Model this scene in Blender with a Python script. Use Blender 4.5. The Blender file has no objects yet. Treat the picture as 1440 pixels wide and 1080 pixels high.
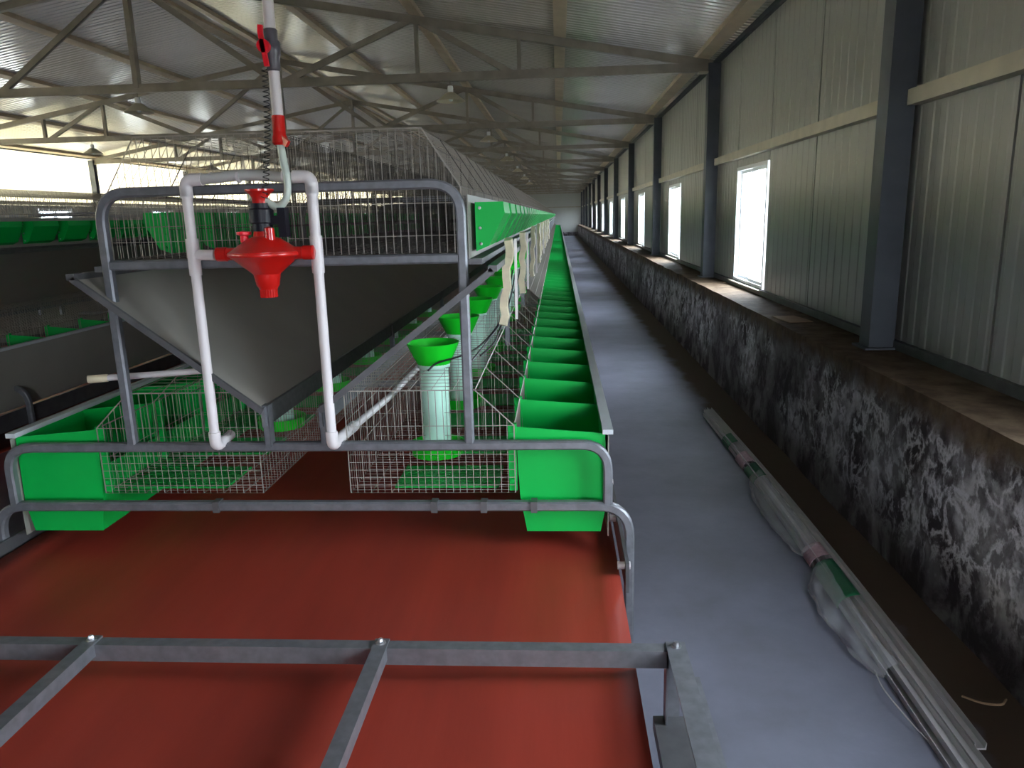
import bpy, math, random
from mathutils import Vector, Matrix, noise
random.seed(7)
scene = bpy.context.scene
col = scene.collection
PI = math.pi

# ------------------------------------------------------------------ camera
F_PX, CAM_H = 1053.0, 1.65
yaw, pitch, roll = (math.radians(a) for a in (3.76, 12.66, 1.45))
fw = Vector((-math.sin(yaw)*math.cos(pitch), math.cos(yaw)*math.cos(pitch), -math.sin(pitch)))
rt = Vector((math.cos(yaw), math.sin(yaw), 0)); up = rt.cross(fw)
rt2 = rt*math.cos(roll) - up*math.sin(roll); up2 = rt*math.sin(roll) + up*math.cos(roll)
cam_data = bpy.data.cameras.new('camera'); cam = bpy.data.objects.new('camera', cam_data); col.objects.link(cam)
M4 = Matrix((rt2, up2, -fw)).transposed().to_4x4(); M4.translation = (0, 0, CAM_H)
cam.matrix_world = M4
cam_data.sensor_width = 36.0; cam_data.lens = F_PX/1440*36; cam_data.clip_end = 400; cam_data.clip_start = 0.02
scene.camera = cam

# ------------------------------------------------------------------ sky, exposure
world = bpy.data.worlds.new('overcast_sky'); scene.world = world; world.use_nodes = True
bg = world.node_tree.nodes['Background']
bg.inputs[0].default_value = (0.84, 0.92, 1.0, 1); bg.inputs[1].default_value = 22.0
vs = scene.view_settings
vs.view_transform = 'Standard'; vs.look = 'None'; vs.gamma = 1.0; vs.use_curve_mapping = False
vs.exposure = 0.72
cy = scene.cycles
cy.max_bounces = 10; cy.diffuse_bounces = 5; cy.glossy_bounces = 4; cy.transmission_bounces = 6; cy.transparent_max_bounces = 12
cy.sample_clamp_indirect = 8.0; cy.caustics_reflective = False; cy.caustics_refractive = False
cy.use_denoising = True

# ------------------------------------------------------------------ dimensions of the hall
XR, XL = 1.93, -12.17            # inner faces of the clad walls
RIDGE, SLOPE, EAVE = -5.12, 0.177, 3.40
YN, YF = -5.40, 60.25            # near and far gable
BAY, PAN = 5.05, 5.05/4
COLS = [4.40 + BAY*k for k in range(-1, 12)]
LEDGE = 0.855
CX, PITCH = -0.965, -3.83        # centre of the cage row by the aisle, step to the next row
Y0 = 2.60                        # near end of the cage rows
CAGE, NSEC = 0.42, 27            # one cage, sections of five cages
SEC = CAGE*5
def zr(x): return EAVE + SLOPE*(XR - x) if x >= RIDGE else EAVE + SLOPE*(XR - RIDGE) - SLOPE*(RIDGE - x)

def portal(loc, sx, sz, nx):
    d = bpy.data.lights.new('window_portal', 'AREA'); d.shape = 'RECTANGLE'; d.size = sx; d.size_y = sz
    d.cycles.is_portal = True
    o = bpy.data.objects.new('window_portal', d); col.objects.link(o); o.location = loc
    o.rotation_euler = Vector(nx).to_track_quat('-Z', 'Y').to_euler()
WINS = [c + 2.85 for c in [COLS[0]-BAY] + COLS[:-1]]      # near edge of the window panel of each bay
WIN_Z0, WIN_Z1 = 0.90, 2.09

def win_index(y, side):            # grid panel that a window replaces; the one beside the camera is shifted out of view, kept to light the floor
    i = round((y-YN)/PAN)
    return i-1 if side > 0 and 1.5 < y < 3 else i
# ------------------------------------------------------------------ materials
def lin(r, g, b):
    f = lambda c: (c/255/12.92 if c <= 10 else ((c/255 + .055)/1.055)**2.4)
    return (f(r), f(g), f(b), 1)
MATS = {}
def mat(name, c, rough=.5, metal=0.0, var=0.0, scale=8.0, bump=0.0, bscale=60.0, c2=None, spec=.5, coat=0.0, stretch=None, trans=0.0):
    m = bpy.data.materials.new(name); m.use_nodes = True; MATS[name] = m
    nt = m.node_tree; b = nt.nodes['Principled BSDF']
    b.inputs['Base Color'].default_value = c; b.inputs['Roughness'].default_value = rough
    b.inputs['Metallic'].default_value = metal; b.inputs['Specular IOR Level'].default_value = spec
    b.inputs['Coat Weight'].default_value = coat
    if trans: b.inputs['Transmission Weight'].default_value = trans
    if var or c2 or bump:
        tc = nt.nodes.new('ShaderNodeTexCoord'); mp = nt.nodes.new('ShaderNodeMapping')
        nt.links.new(tc.outputs['Object'], mp.inputs[0])
        if stretch: mp.inputs['Scale'].default_value = stretch
    if var or c2:
        n = nt.nodes.new('ShaderNodeTexNoise'); n.inputs['Scale'].default_value = scale; n.inputs['Detail'].default_value = 5
        nt.links.new(mp.outputs[0], n.inputs['Vector'])
        r = nt.nodes.new('ShaderNodeValToRGB')
        d = c2 or tuple(x*(1 - var) for x in c[:3]) + (1,)
        r.color_ramp.elements[0].position = .32; r.color_ramp.elements[1].position = .68
        r.color_ramp.elements[0].color = d; r.color_ramp.elements[1].color = c
        nt.links.new(n.outputs['Fac'], r.inputs[0]); nt.links.new(r.outputs[0], b.inputs['Base Color'])
    if bump:
        n2 = nt.nodes.new('ShaderNodeTexNoise'); n2.inputs['Scale'].default_value = bscale; n2.inputs['Detail'].default_value = 4
        nt.links.new(mp.outputs[0], n2.inputs['Vector'])
        bp = nt.nodes.new('ShaderNodeBump'); bp.inputs['Strength'].default_value = bump; bp.inputs['Distance'].default_value = .01
        nt.links.new(n2.outputs['Fac'], bp.inputs['Height']); nt.links.new(bp.outputs[0], b.inputs['Normal'])
    return m
galv = mat('galvanised_steel', lin(130, 131, 138), .42, .5, .25, 30)
galv_dull = mat('dull_galvanised_steel', lin(112, 111, 114), .5, .6, .25, 14)
wire_m = mat('cage_wire', lin(146, 139, 132), .45, .5)
wire_l = mat('bright_cage_wire', lin(160, 153, 146), .4, .3)
wire_d = mat('shade_dark_cage_wire', lin(78, 74, 70), .5, .4)  # darker wire tone stands in for the gloom inside the upper cages
truss_m = mat('truss_steel', lin(150, 142, 132), .55, .3, .25, 5)
col_m = mat('column_steel', lin(82, 86, 94), .5, .4, .2, 6)
girt_m = mat('girt_steel', lin(190, 182, 165), .5, .2, .2, 6)
panel_m = mat('wall_panel_steel', lin(152, 152, 149), .36, .0, .06, 1.2, spec=.6)
roof_m = mat('roof_panel_steel', lin(243, 237, 229), .2, .45, .06, 1.0, spec=.8)
purlin_m = mat('purlin_steel', lin(196, 178, 154), .55, .2, .2, 4)
green = mat('green_plastic', lin(2, 176, 72), .45, 0, .06, 6, spec=.3)
green_b = mat('bright_green_plastic', lin(20, 205, 40), .4, 0)
green_mat = mat('green_mat_plastic', lin(10, 150, 60), .45)
pvc = mat('white_pvc', lin(222, 214, 216), .35, 0, .06, 9)
pvc_g = mat('greyish_hose', lin(190, 188, 186), .4, 0, .1, 9)
pvc_d = mat('dark_grey_pvc', lin(88, 84, 92), .35)
hose_m = mat('pale_green_hose', lin(190, 200, 190), .25)
red_p = mat('red_plastic', lin(205, 26, 20), .28, 0, 0, coat=.4)
red_v = mat('scarlet_valve_handle', lin(235, 25, 45), .35)
black_p = mat('black_plastic', lin(20, 18, 30), .45, spec=.3)
cable_m = mat('black_cable', lin(24, 24, 27), .45)
belt_m = mat('red_belt', lin(160, 56, 42), .5, 0, .22, 2.2, .12, 9, stretch=(3, .35, 3), spec=.4)
board_m = mat('grey_board', lin(148, 143, 136), .45, 0, .1, 3)
tube_m = mat('milky_tube', lin(190, 232, 214), .35, 0)
cream_m = mat('cream_post_wrap', lin(226, 212, 182), .55, 0, .25, 14)
trunk_m = mat('white_trunking', lin(206, 202, 204), .4, 0, .12, 7)
tape_g = mat('green_tape', lin(20, 110, 70), .4, 0, .3, 40)
tape_p = mat('pink_print', lin(196, 160, 172), .5, 0, .3, 60)
white_fr = mat('white_window_frame', lin(228, 230, 232), .4)
lamp_m = mat('lamp_shade_enamel', lin(205, 196, 172), .4)
cardb = mat('cardboard', lin(158, 128, 100), .85, 0, .2, 12)
ground_m = mat('outside_ground', lin(150, 146, 138), .9)
rail_m = mat('pale_rail', lin(200, 203, 208), .4, .15, .1, 9)
bolt_m = mat('bolt_steel', lin(190, 190, 195), .3, .9)

def mat_floor():
    m = mat('concrete_floor', lin(142, 144, 152), .62, 0, spec=.35); nt = m.node_tree; b = nt.nodes['Principled BSDF']
    tc = nt.nodes.new('ShaderNodeTexCoord')
    n = nt.nodes.new('ShaderNodeTexNoise'); n.inputs['Scale'].default_value = 1.1; n.inputs['Detail'].default_value = 7; n.inputs['Roughness'].default_value = .62
    nt.links.new(tc.outputs['Object'], n.inputs['Vector'])
    r = nt.nodes.new('ShaderNodeValToRGB'); e = r.color_ramp.elements
    e[0].position = .3; e[0].color = lin(106, 106, 116); e[1].position = .7; e[1].color = lin(134, 135, 154)
    nt.links.new(n.outputs['Fac'], r.inputs[0])
    # brown soil washed over the slab along the wall, with a ragged edge
    sp = nt.nodes.new('ShaderNodeSeparateXYZ'); nt.links.new(tc.outputs['Object'], sp.inputs[0])
    n2 = nt.nodes.new('ShaderNodeTexNoise'); n2.inputs['Scale'].default_value = 3.0; n2.inputs['Detail'].default_value = 6
    nt.links.new(tc.outputs['Object'], n2.inputs['Vector'])
    ma = nt.nodes.new('ShaderNodeMath'); ma.operation = 'MULTIPLY_ADD'; ma.inputs[1].default_value = .34
    nt.links.new(n2.outputs['Fac'], ma.inputs[0]); nt.links.new(sp.outputs['X'], ma.inputs[2])
    mr = nt.nodes.new('ShaderNodeMapRange'); mr.inputs['From Min'].default_value = 1.40; mr.inputs['From Max'].default_value = 1.48
    nt.links.new(ma.outputs[0], mr.inputs['Value'])
    mx = nt.nodes.new('ShaderNodeMixRGB'); mx.inputs[2].default_value = lin(84, 68, 56)
    nt.links.new(mr.outputs[0], mx.inputs[0]); nt.links.new(r.outputs[0], mx.inputs[1]); nt.links.new(mx.outputs[0], b.inputs['Base Color'])
    bp = nt.nodes.new('ShaderNodeBump'); bp.inputs['Strength'].default_value = .15; bp.inputs['Distance'].default_value = .01
    n3 = nt.nodes.new('ShaderNodeTexNoise'); n3.inputs['Scale'].default_value = 22; n3.inputs['Detail'].default_value = 5
    nt.links.new(tc.outputs['Object'], n3.inputs['Vector']); nt.links.new(n3.outputs['Fac'], bp.inputs['Height']); nt.links.new(bp.outputs[0], b.inputs['Normal'])
    return m
floor_m = mat_floor()
def mat_plinth():
    # grey cement render with lace-like white efflorescence and a brown, soil-stained top
    m = mat('stained_render', lin(110, 108, 108), .85, 0, spec=.2); nt = m.node_tree; b = nt.nodes['Principled BSDF']
    N = lambda t: nt.nodes.new(t)
    tc = N('ShaderNodeTexCoord'); mp = N('ShaderNodeMapping'); mp.inputs['Scale'].default_value = (1, 1.0, .85)
    nt.links.new(tc.outputs['Object'], mp.inputs[0])
    def nz(scale, det, dist=0, vec=None):
        n = N('ShaderNodeTexNoise'); n.inputs['Scale'].default_value = scale; n.inputs['Detail'].default_value = det; n.inputs['Distortion'].default_value = dist
        n.inputs['Roughness'].default_value = .62
        nt.links.new(mp.outputs[0], n.inputs['Vector']); return n
    def ramp(fac, *els):
        r = N('ShaderNodeValToRGB'); e = r.color_ramp.elements
        for i, (p, c) in enumerate(els):
            if i < 2: e[i].position = p; e[i].color = c
            else:
                q = e.new(p); q.color = c
        nt.links.new(fac, r.inputs[0]); return r
    def mix(fac, a, c2, op='MIX'):
        x = N('ShaderNodeMixRGB'); x.blend_type = op
        for s, v in ((0, fac), (1, a), (2, c2)):
            if isinstance(v, tuple) or isinstance(v, float): x.inputs[s].default_value = v
            else: nt.links.new(v, x.inputs[s])
        return x.outputs[0]
    W = lambda v: (v, v, v, 1)
    base = ramp(nz(2.2, 6).outputs['Fac'], (.3, lin(94, 88, 92)), (.72, lin(134, 129, 132)))
    dark = ramp(nz(4.0, 8, .4).outputs['Fac'], (.44, W(0)), (.56, W(1)))
    c1 = mix(dark.outputs[0], base.outputs[0], lin(66, 58, 62))
    veins = ramp(nz(7, 6, .35).outputs['Fac'], (.44, W(0)), (.50, W(1)), (.56, W(.05)))
    patch = ramp(nz(3.2, 8, .25).outputs['Fac'], (.48, W(0)), (.62, W(.75)))
    lx = mix(1.0, veins.outputs[0], patch.outputs[0], 'SCREEN')
    holes = ramp(nz(11, 4, .1).outputs['Fac'], (.40, W(.12)), (.49, W(1)))
    class L_: pass
    lace = L_(); lace.outputs = [mix(1.0, lx, holes.outputs[0], 'MULTIPLY')]
    zone = ramp(nz(1.1, 3, .3).outputs['Fac'], (.40, W(.12)), (.54, W(1)))
    sp = N('ShaderNodeSeparateXYZ'); nt.links.new(tc.outputs['Object'], sp.inputs[0])
    band = ramp(sp.outputs['Z'], (.10, W(0)), (.32, W(1)), (.70, W(1)), (.80, W(.1)))
    f1 = mix(1.0, lace.outputs[0], zone.outputs[0], 'MULTIPLY'); f2 = mix(1.0, f1, band.outputs[0], 'MULTIPLY')
    c2 = mix(f2, c1, lin(214, 210, 218))
    nb = nz(6, 5)
    ma = N('ShaderNodeMath'); ma.operation = 'MULTIPLY_ADD'; ma.inputs[1].default_value = .22
    nt.links.new(nb.outputs['Fac'], ma.inputs[0]); nt.links.new(sp.outputs['Z'], ma.inputs[2])
    top = ramp(ma.outputs[0], (.82, W(0)), (.93, W(1)))
    soil = ramp(nz(8, 6).outputs['Fac'], (.35, lin(74, 58, 46)), (.65, lin(112, 94, 76)))
    c3 = mix(top.outputs[0], c2, soil.outputs[0])
    nt.links.new(c3, b.inputs['Base Color'])
    bp = N('ShaderNodeBump'); bp.inputs['Strength'].default_value = .55; bp.inputs['Distance'].default_value = .02
    nt.links.new(nz(9, 8, .3).outputs['Fac'], bp.inputs['Height']); nt.links.new(bp.outputs[0], b.inputs['Normal'])
    return m
plinth_m = mat_plinth()
def mat_mix(name, c, fac, kind, rough=.1):
    m = bpy.data.materials.new(name); m.use_nodes = True; nt = m.node_tree; nt.nodes.clear()
    o = nt.nodes.new('ShaderNodeOutputMaterial'); mx = nt.nodes.new('ShaderNodeMixShader'); mx.inputs[0].default_value = fac
    if kind == 'glass':
        a = nt.nodes.new('ShaderNodeBsdfTransparent'); a.inputs[0].default_value = c
        b = nt.nodes.new('ShaderNodeBsdfGlossy'); b.inputs['Roughness'].default_value = rough
    elif kind == 'film':
        a = nt.nodes.new('ShaderNodeBsdfTransparent')
        b = nt.nodes.new('ShaderNodeBsdfPrincipled'); b.inputs['Base Color'].default_value = c; b.inputs['Roughness'].default_value = rough
    else:
        a = nt.nodes.new('ShaderNodeBsdfDiffuse'); a.inputs[0].default_value = c
        b = nt.nodes.new('ShaderNodeBsdfTranslucent'); b.inputs[0].default_value = c
    nt.links.new(a.outputs[0], mx.inputs[1]); nt.links.new(b.outputs[0], mx.inputs[2]); nt.links.new(mx.outputs[0], o.inputs[0])
    return m
glass_m = mat_mix('window_glass', (.93, .96, .97, 1), .06, 'glass', .02)
film_m = mat_mix('plastic_film', lin(205, 205, 210), .22, 'film', .22)
frp_m = mat_mix('cream_translucent_sheet', lin(244, 240, 226), .6, 'translucent')

# ------------------------------------------------------------------ mesh helpers
class MB:
    def __init__(s): s.v = []; s.f = []
    def quadbox(s, c8):
        n = len(s.v); s.v += [tuple(p) for p in c8]
        s.f += [tuple(n+i for i in q) for q in ((0,3,2,1),(4,5,6,7),(0,1,5,4),(1,2,6,5),(2,3,7,6),(3,0,4,7))]
    def box(s, x0, x1, y0, y1, z0, z1):
        s.quadbox([(x0,y0,z0),(x1,y0,z0),(x1,y1,z0),(x0,y1,z0),(x0,y0,z1),(x1,y0,z1),(x1,y1,z1),(x0,y1,z1)]); return s
    def beam(s, p, q, w, h, upv=(0, 0, 1)):
        p, q = Vector(p), Vector(q); d = (q - p).normalized(); u = Vector(upv)
        if abs(d.dot(u)) > .98: u = Vector((0, 1, 0))
        a = d.cross(u).normalized()*w/2; b = a.cross(d).normalized()*h/2
        s.quadbox([p-a-b, p+a-b, q+a-b, q-a-b, p-a+b, p+a+b, q+a+b, q-a+b]); return s
    def sweep(s, path, prof, caps=True):
        path = [Vector(p) for p in path]; k = len(prof); n0 = len(s.v)
        d0 = (path[1] - path[0]).normalized()
        u = Vector((0, 1, 0)) if abs(d0.y) < .9 else Vector((0, 0, 1))
        a = (u - d0*u.dot(d0)).normalized()
        for i, p in enumerate(path):
            d = (path[min(i+1, len(path)-1)] - path[max(i-1, 0)]).normalized()
            a = (a - d*a.dot(d)).normalized(); b = d.cross(a)
            for (x, y) in prof: s.v.append(tuple(p + a*x + b*y))
        for i in range(len(path)-1):
            for j in range(k):
                s.f.append((n0+i*k+j, n0+i*k+(j+1) % k, n0+(i+1)*k+(j+1) % k, n0+(i+1)*k+j))
        if caps:
            s.f.append(tuple(n0+j for j in reversed(range(k)))); e = n0+(len(path)-1)*k; s.f.append(tuple(e+j for j in range(k)))
        return s
    def tube(s, path, r, n=10, caps=True): return s.sweep(path, [(r*math.cos(2*PI*i/n), r*math.sin(2*PI*i/n)) for i in range(n)], caps)
    def sq(s, path, w, h=None):
        h = h or w; c = min(w, h)*.18; a, b = w/2, h/2
        return s.sweep(path, [(a-c,b),(a,b-c),(a,-b+c),(a-c,-b),(-a+c,-b),(-a,-b+c),(-a,b-c),(-a+c,b)])
    def wire(s, p, q, r=.0013): return s.tube((p, q), r, 3, False)
    def lathe(s, prof, c=(0, 0, 0), n=24, axis='z'):
        n0 = len(s.v); k = len(prof)
        for i in range(n):
            t = 2*PI*i/n
            for r, h in prof:
                x, y = r*math.cos(t), r*math.sin(t)
                p = (x, y, h) if axis == 'z' else ((h, x, y) if axis == 'x' else (x, h, y))
                s.v.append((c[0]+p[0], c[1]+p[1], c[2]+p[2]))
        for i in range(n):
            for j in range(k-1):
                a, b = n0+i*k+j, n0+((i+1) % n)*k+j; s.f.append((a, b, b+1, a+1))
        return s
    def prism_y(s, poly, y0, y1):
        n0, k = len(s.v), len(poly)
        s.v += [(x, y0, z) for x, z in poly] + [(x, y1, z) for x, z in poly]
        for j in range(k): s.f.append((n0+j, n0+(j+1) % k, n0+k+(j+1) % k, n0+k+j))
        s.f.append(tuple(n0+j for j in reversed(range(k)))); s.f.append(tuple(n0+k+j for j in range(k)))
        return s
    def join(s, o):
        n = len(s.v); s.v += o.v; s.f += [tuple(i+n for i in f) for f in o.f]; return s
    def mirror(s, cx):
        s.v = [(2*cx - x, y, z) for x, y, z in s.v]; s.f = [tuple(reversed(f)) for f in s.f]; return s
    def mesh(s, name, m, smooth=False):
        me = bpy.data.meshes.new(name); me.from_pydata(s.v, [], s.f); me.update()
        if smooth:
            me.shade_smooth() if hasattr(me, 'shade_smooth') else [setattr(p, 'use_smooth', True) for p in me.polygons]
            try: me.set_sharp_from_angle(angle=math.radians(40))
            except Exception: pass
        me.materials.append(m); return me
    def build(s, name, m, parent=None, smooth=False): return link(name, s.mesh(name, m, smooth), parent)
def link(name, me, parent=None, loc=None):
    o = bpy.data.objects.new(name, me); col.objects.link(o); o.parent = parent
    if loc: o.location = loc
    return o
def empty(name, loc=(0, 0, 0)): return link(name, None, None, loc)
def tag(o, label, cat, group=None, kind=None):
    if label: o['label'] = label
    if cat: o['category'] = cat
    if group: o['group'] = group
    if kind: o['kind'] = kind
    return o
def struct(o, label=None): o['kind'] = 'structure'; (label and o.__setitem__('label', label)); return o
def copy_tree(o, parent=None):
    c = o.copy(); col.objects.link(c); c.parent = parent
    for ch in o.children: copy_tree(ch, c)
    return c
def bend(pts, r, n=8):
    """polyline with rounded corners"""
    pts = [Vector(p) for p in pts]; out = [pts[0]]
    for i in range(1, len(pts)-1):
        a, b, c = pts[i-1], pts[i], pts[i+1]; d1 = (a-b).normalized(); d2 = (c-b).normalized()
        p, q = b + d1*r, b + d2*r
        for k in range(n+1):
            t = k/n; out.append(p*(1-t)**2 + b*2*t*(1-t) + q*t*t)
    out.append(pts[-1]); return out
def smooth_path(pts, n=10):
    P = [Vector(p) for p in pts]; P = [2*P[0]-P[1]] + P + [2*P[-1]-P[-2]]; out = []
    for i in range(1, len(P)-2):
        for k in range(n):
            t = k/n; a, b, c, d = P[i-1:i+3]
            out.append(.5*((2*b) + (c-a)*t + (2*a-5*b+4*c-d)*t*t + (3*b-a-3*c+d)*t**3))
    out.append(P[-2]); return out
ORD = ('first second third fourth fifth sixth seventh eighth ninth tenth eleventh twelfth thirteenth fourteenth fifteenth sixteenth '
       'seventeenth eighteenth nineteenth').split()
for tens, nth in (('twenty', 'twentieth'), ('thirty', 'thirtieth'), ('forty', 'fortieth'), ('fifty', 'fiftieth'), ('sixty', 'sixtieth'), ('seventy', 'seventieth'), ('eighty', 'eightieth')):
    ORD += [nth] + [tens + '-' + w for w in ORD[:9]]

# ================================================================== THE SETTING
fl = struct(MB().box(XL-.3, 1.56, YN, YF, -.12, 0).build('floor', floor_m), 'grey concrete floor slab with brown soil along the wall')
gr = struct(MB().box(-80, 80, -70, 130, -.30, -.125).build('ground', ground_m), 'pale ground outside the hall')

def rib_profile(width, n=9, h=.004):
    """points (u, out) of a lightly ribbed steel skin with folded seams at both sides"""
    P = [(0, -.022), (.008, -.022), (.010, 0)]
    for i in range(n):
        c = .006 + (width-.012)*(i+.5)/n; w = (width-.012)/n
        P += [(c - w*.30, 0), (c - w*.22, h), (c + w*.22, h), (c + w*.30, 0)]
    return P + [(width-.010, 0), (width-.008, -.022), (width, -.022)]
def wall_panel_mesh(name, side, z0, z1, m, width=PAN, thick=.05):
    mb = MB(); P = rib_profile(width); k = len(P)
    x = XR if side > 0 else XL
    for z in (z0, z1): mb.v += [(x - side*o, u, z) for u, o in P] 
    mb.f += [(i, i+1, k+i+1, k+i) if side < 0 else (i+1, i, k+i, k+i+1) for i in range(k-1)]
    mb.box(min(x+side*.023, x+side*thick), max(x+side*.023, x+side*thick), 0, width, z0, z1)
    return mb.mesh(name, m)

def make_wall(side, nm):
    X = XR if side > 0 else XL
    inner = 1.56 if side > 0 else XL - (1.56 - XR)
    root = MB()
    # low rendered masonry wall, its face slightly uneven
    ny, nz = 330, 8
    for j in range(nz+1):
        for i in range(ny+1):
            y = YN + (YF-YN)*i/ny; z = LEDGE*j/nz
            d = .012*noise.noise(Vector((0, y*1.3, z*2.5))) + .008*noise.noise(Vector((3, y*5, z*7)))
            root.v.append((inner - side*(d + .02*(1-j/nz)), y, z + (.010*noise.noise(Vector((9, y*2.1, 0))) if j == nz else 0)))
    for j in range(nz):
        for i in range(ny):
            a = j*(ny+1)+i; root.f.append((a, a+ny+1, a+ny+2, a+1) if side > 0 else (a, a+1, a+ny+2, a+ny+1))
    out = X + side*.08; b = len(root.v); top = nz*(ny+1)
    for i in range(ny+1): root.v.append((out, YN+(YF-YN)*i/ny, LEDGE))
    for i in range(ny): root.f.append((top+i, b+i, b+i+1, top+i+1) if side > 0 else (top+i, top+i+1, b+i+1, b+i))
    root.box(min(X+side*.02, out), max(X+side*.02, out), YN, YF, -.1, LEDGE)
    w = struct(root.build(nm, plinth_m, smooth=False), 'low stained cement wall carrying ribbed steel panels and steel columns')
    x0 = X - side*.035
    MB().box(min(x0, X+side*.05), max(x0, X+side*.05), YN, YF, LEDGE-.005, .905).build('bottom_channel', galv_dull, w)
    full = wall_panel_mesh('panel', side, .90, EAVE+.02 if side > 0 else 2.16, panel_m)
    head = wall_panel_mesh('panel', side, WIN_Z1, EAVE+.02 if side > 0 else 2.16, panel_m)
    sheet = wall_panel_mesh('translucent_sheet', side, 2.16, EAVE+.02, frp_m, thick=.030) if side < 0 else None
    wn = {win_index(y, side) for y in WINS}
    n = int(round((YF-YN)/PAN))
    for i in range(n):
        y = YN + i*PAN
        link('panel', head if i in wn else full, w, (0, y, 0))
        if sheet: link('translucent_sheet', sheet, w, (0, y, 0))
    cb = MB().box(X-side*.17, X-side*.03, -.07, .07, LEDGE, EAVE-.08).mesh('column', col_m) if side > 0 else MB().box(X+.03, X+.17, -.07, .07, LEDGE, EAVE-.08).mesh('column', col_m)
    bp = MB().box(min(X-side*.20, X-side*.02), max(X-side*.20, X-side*.02), -.10, .10, LEDGE-.01, LEDGE+.012).mesh('base_plate', col_m)
    for y in COLS:
        c = link('column', cb, w, (0, y, 0)); link('base_plate', bp, c)
    for a, b in zip([YN-.07] + COLS, COLS + [YF+.07]):
        MB().box(min(X-side*.075, X-side*.004), max(X-side*.075, X-side*.004), a+.075, b-.075, 2.17, 2.25).build('girt', girt_m, w)
    MB().box(min(X-side*.05, X-side*.003), max(X-side*.05, X-side*.003), YN, YF, EAVE-.05, EAVE).build('eave_flashing', col_m, w)
    return w
wall_r = make_wall(1, 'wall_right'); wall_l = make_wall(-1, 'wall_left')

def make_window(k, y, side):
    X = XR if side > 0 else XL
    xs = lambda a, b: (min(X+side*a, X+side*b), max(X+side*a, X+side*b))
    w = struct(empty('window_%d' % k, (0, y, 0)))
    w['label'] = 'white sliding window with two bright panes in the steel wall'
    W, a, b = PAN, .085, .036
    fr = MB(); x0, x1 = xs(-.012, .06)
    fr.box(x0, x1, .03, .03+b, WIN_Z0, WIN_Z1); fr.box(x0, x1, W-.03-b, W-.03, WIN_Z0, WIN_Z1)
    fr.box(x0, x1, .03+b, W-.03-b, WIN_Z0, WIN_Z0+b); fr.box(x0, x1, .03+b, W-.03-b, WIN_Z1-b, WIN_Z1)
    fr.build('frame', white_fr, w)
    mid = W/2
    for (p, q, off) in ((.03+b, mid+.03, .008), (mid-.03, W-.03-b, .034)):
        x0, x1 = xs(off, off+.022); s = MB(); t = .030; zb, zt = WIN_Z0+b, WIN_Z1-b
        s.box(x0, x1, p, p+t, zb, zt); s.box(x0, x1, q-t, q, zb, zt); s.box(x0, x1, p+t, q-t, zb, zb+t); s.box(x0, x1, p+t, q-t, zt-t, zt)
        so = s.build('sash', white_fr, w)
        x0, x1 = xs(off+.009, off+.012); MB().box(x0, x1, p+t, q-t, zb+t, zt-t).build('pane', glass_m, so)
    x0, x1 = xs(-.06, .0); MB().box(x0, x1, .0, W, .893, .905).build('sill', girt_m, w)
    portal((X + side*.07, y + W/2, (WIN_Z0+WIN_Z1)/2), WIN_Z1-WIN_Z0-.1, W-.15, (-side, 0, 0))
n = 1
for y in WINS:
    yy = YN + win_index(y, 1)*PAN
    make_window(n, yy, 1); n += 1
for y in WINS:
    yy = YN + win_index(y, -1)*PAN
    make_window(n, yy, -1); n += 1

# gables
def gable(nm, y0, y1, face, door=None):
    root = None
    xs = XL; i = 0; n = 11; wd = (XR - XL)/n
    root = struct(MB().box(XL-.05, XR+.05, min(y0, y1), max(y0, y1), -.1, .30).build(nm, plinth_m), 'end wall of pale upright steel panels under the gable')
    for i in range(n):
        a, b = XL + i*wd + (0 if door else .003), XL + (i+1)*wd - (0 if door else .003)
        zb = .30
        if door and a < 1.2 < b: zb = 2.3  # unseen door opening, added to let daylight in from behind right
        poly = [(a, zb), (b, zb), (b, zr(b)+.02)] + ([(RIDGE, zr(RIDGE)+.02)] if a < RIDGE < b else []) + [(a, zr(a)+.02)]
        MB().prism_y(poly, min(y0, y1), max(y0, y1)).build('panel', panel_m, root)
    yo = (y1 if y1 > YF else y0 - .012)
    if not door: MB().prism_y([(XL-.05, -.1), (XR+.05, -.1), (XR+.05, EAVE+.02), (RIDGE, zr(RIDGE)+.03), (XL-.05, EAVE+.02)], yo, yo+.012).build('added_backing', panel_m, root)  # added backing sheet, blocks sky light at the panel gaps
    yb = y0 + face*.04
    MB().box(XL+.1, XR-.1, min(y0, yb), max(y0, yb), 2.17, 2.25).build('girt', truss_m, root)
    return root
gable('wall_back', YF, YF+.06, -1)
gable('wall_front', YN-.06, YN, 1, (-1.9, -1.2))
portal((1.27, YN-.1, 1.3), 1.25, 2.0, (0, 1, 0))

# roof: ribbed steel panels running from eave to ridge, on purlins
ceil = struct(MB().box(RIDGE-.18, RIDGE+.18, YN, YF, zr(RIDGE)-.035, zr(RIDGE)-.025).build('ceiling', roof_m), 'pitched ceiling of glossy white ribbed steel panels')
def roof_mesh(side):
    mb = MB(); P = rib_profile(PAN, 12, .008); k = len(P)
    xe = (XR+.06) if side > 0 else (XL-.06)
    for x in (xe, RIDGE): mb.v += [(x, u, zr(x) - o) for u, o in P]
    mb.f += [(i, i+1, k+i+1, k+i) if side < 0 else (i+1, i, k+i, k+i+1) for i in range(k-1)]
    p = [(xe, zr(xe)+.023), (RIDGE, zr(RIDGE)+.023), (RIDGE, zr(RIDGE)+.06), (xe, zr(xe)+.06)]
    mb.prism_y(p, 0, PAN); return mb.mesh('roof_panel', roof_m)
for side in (1, -1):
    me = roof_mesh(side)
    for i in range(int(round((YF-YN)/PAN))): link('roof_panel', me, ceil, (0, YN+i*PAN, 0))
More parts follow.
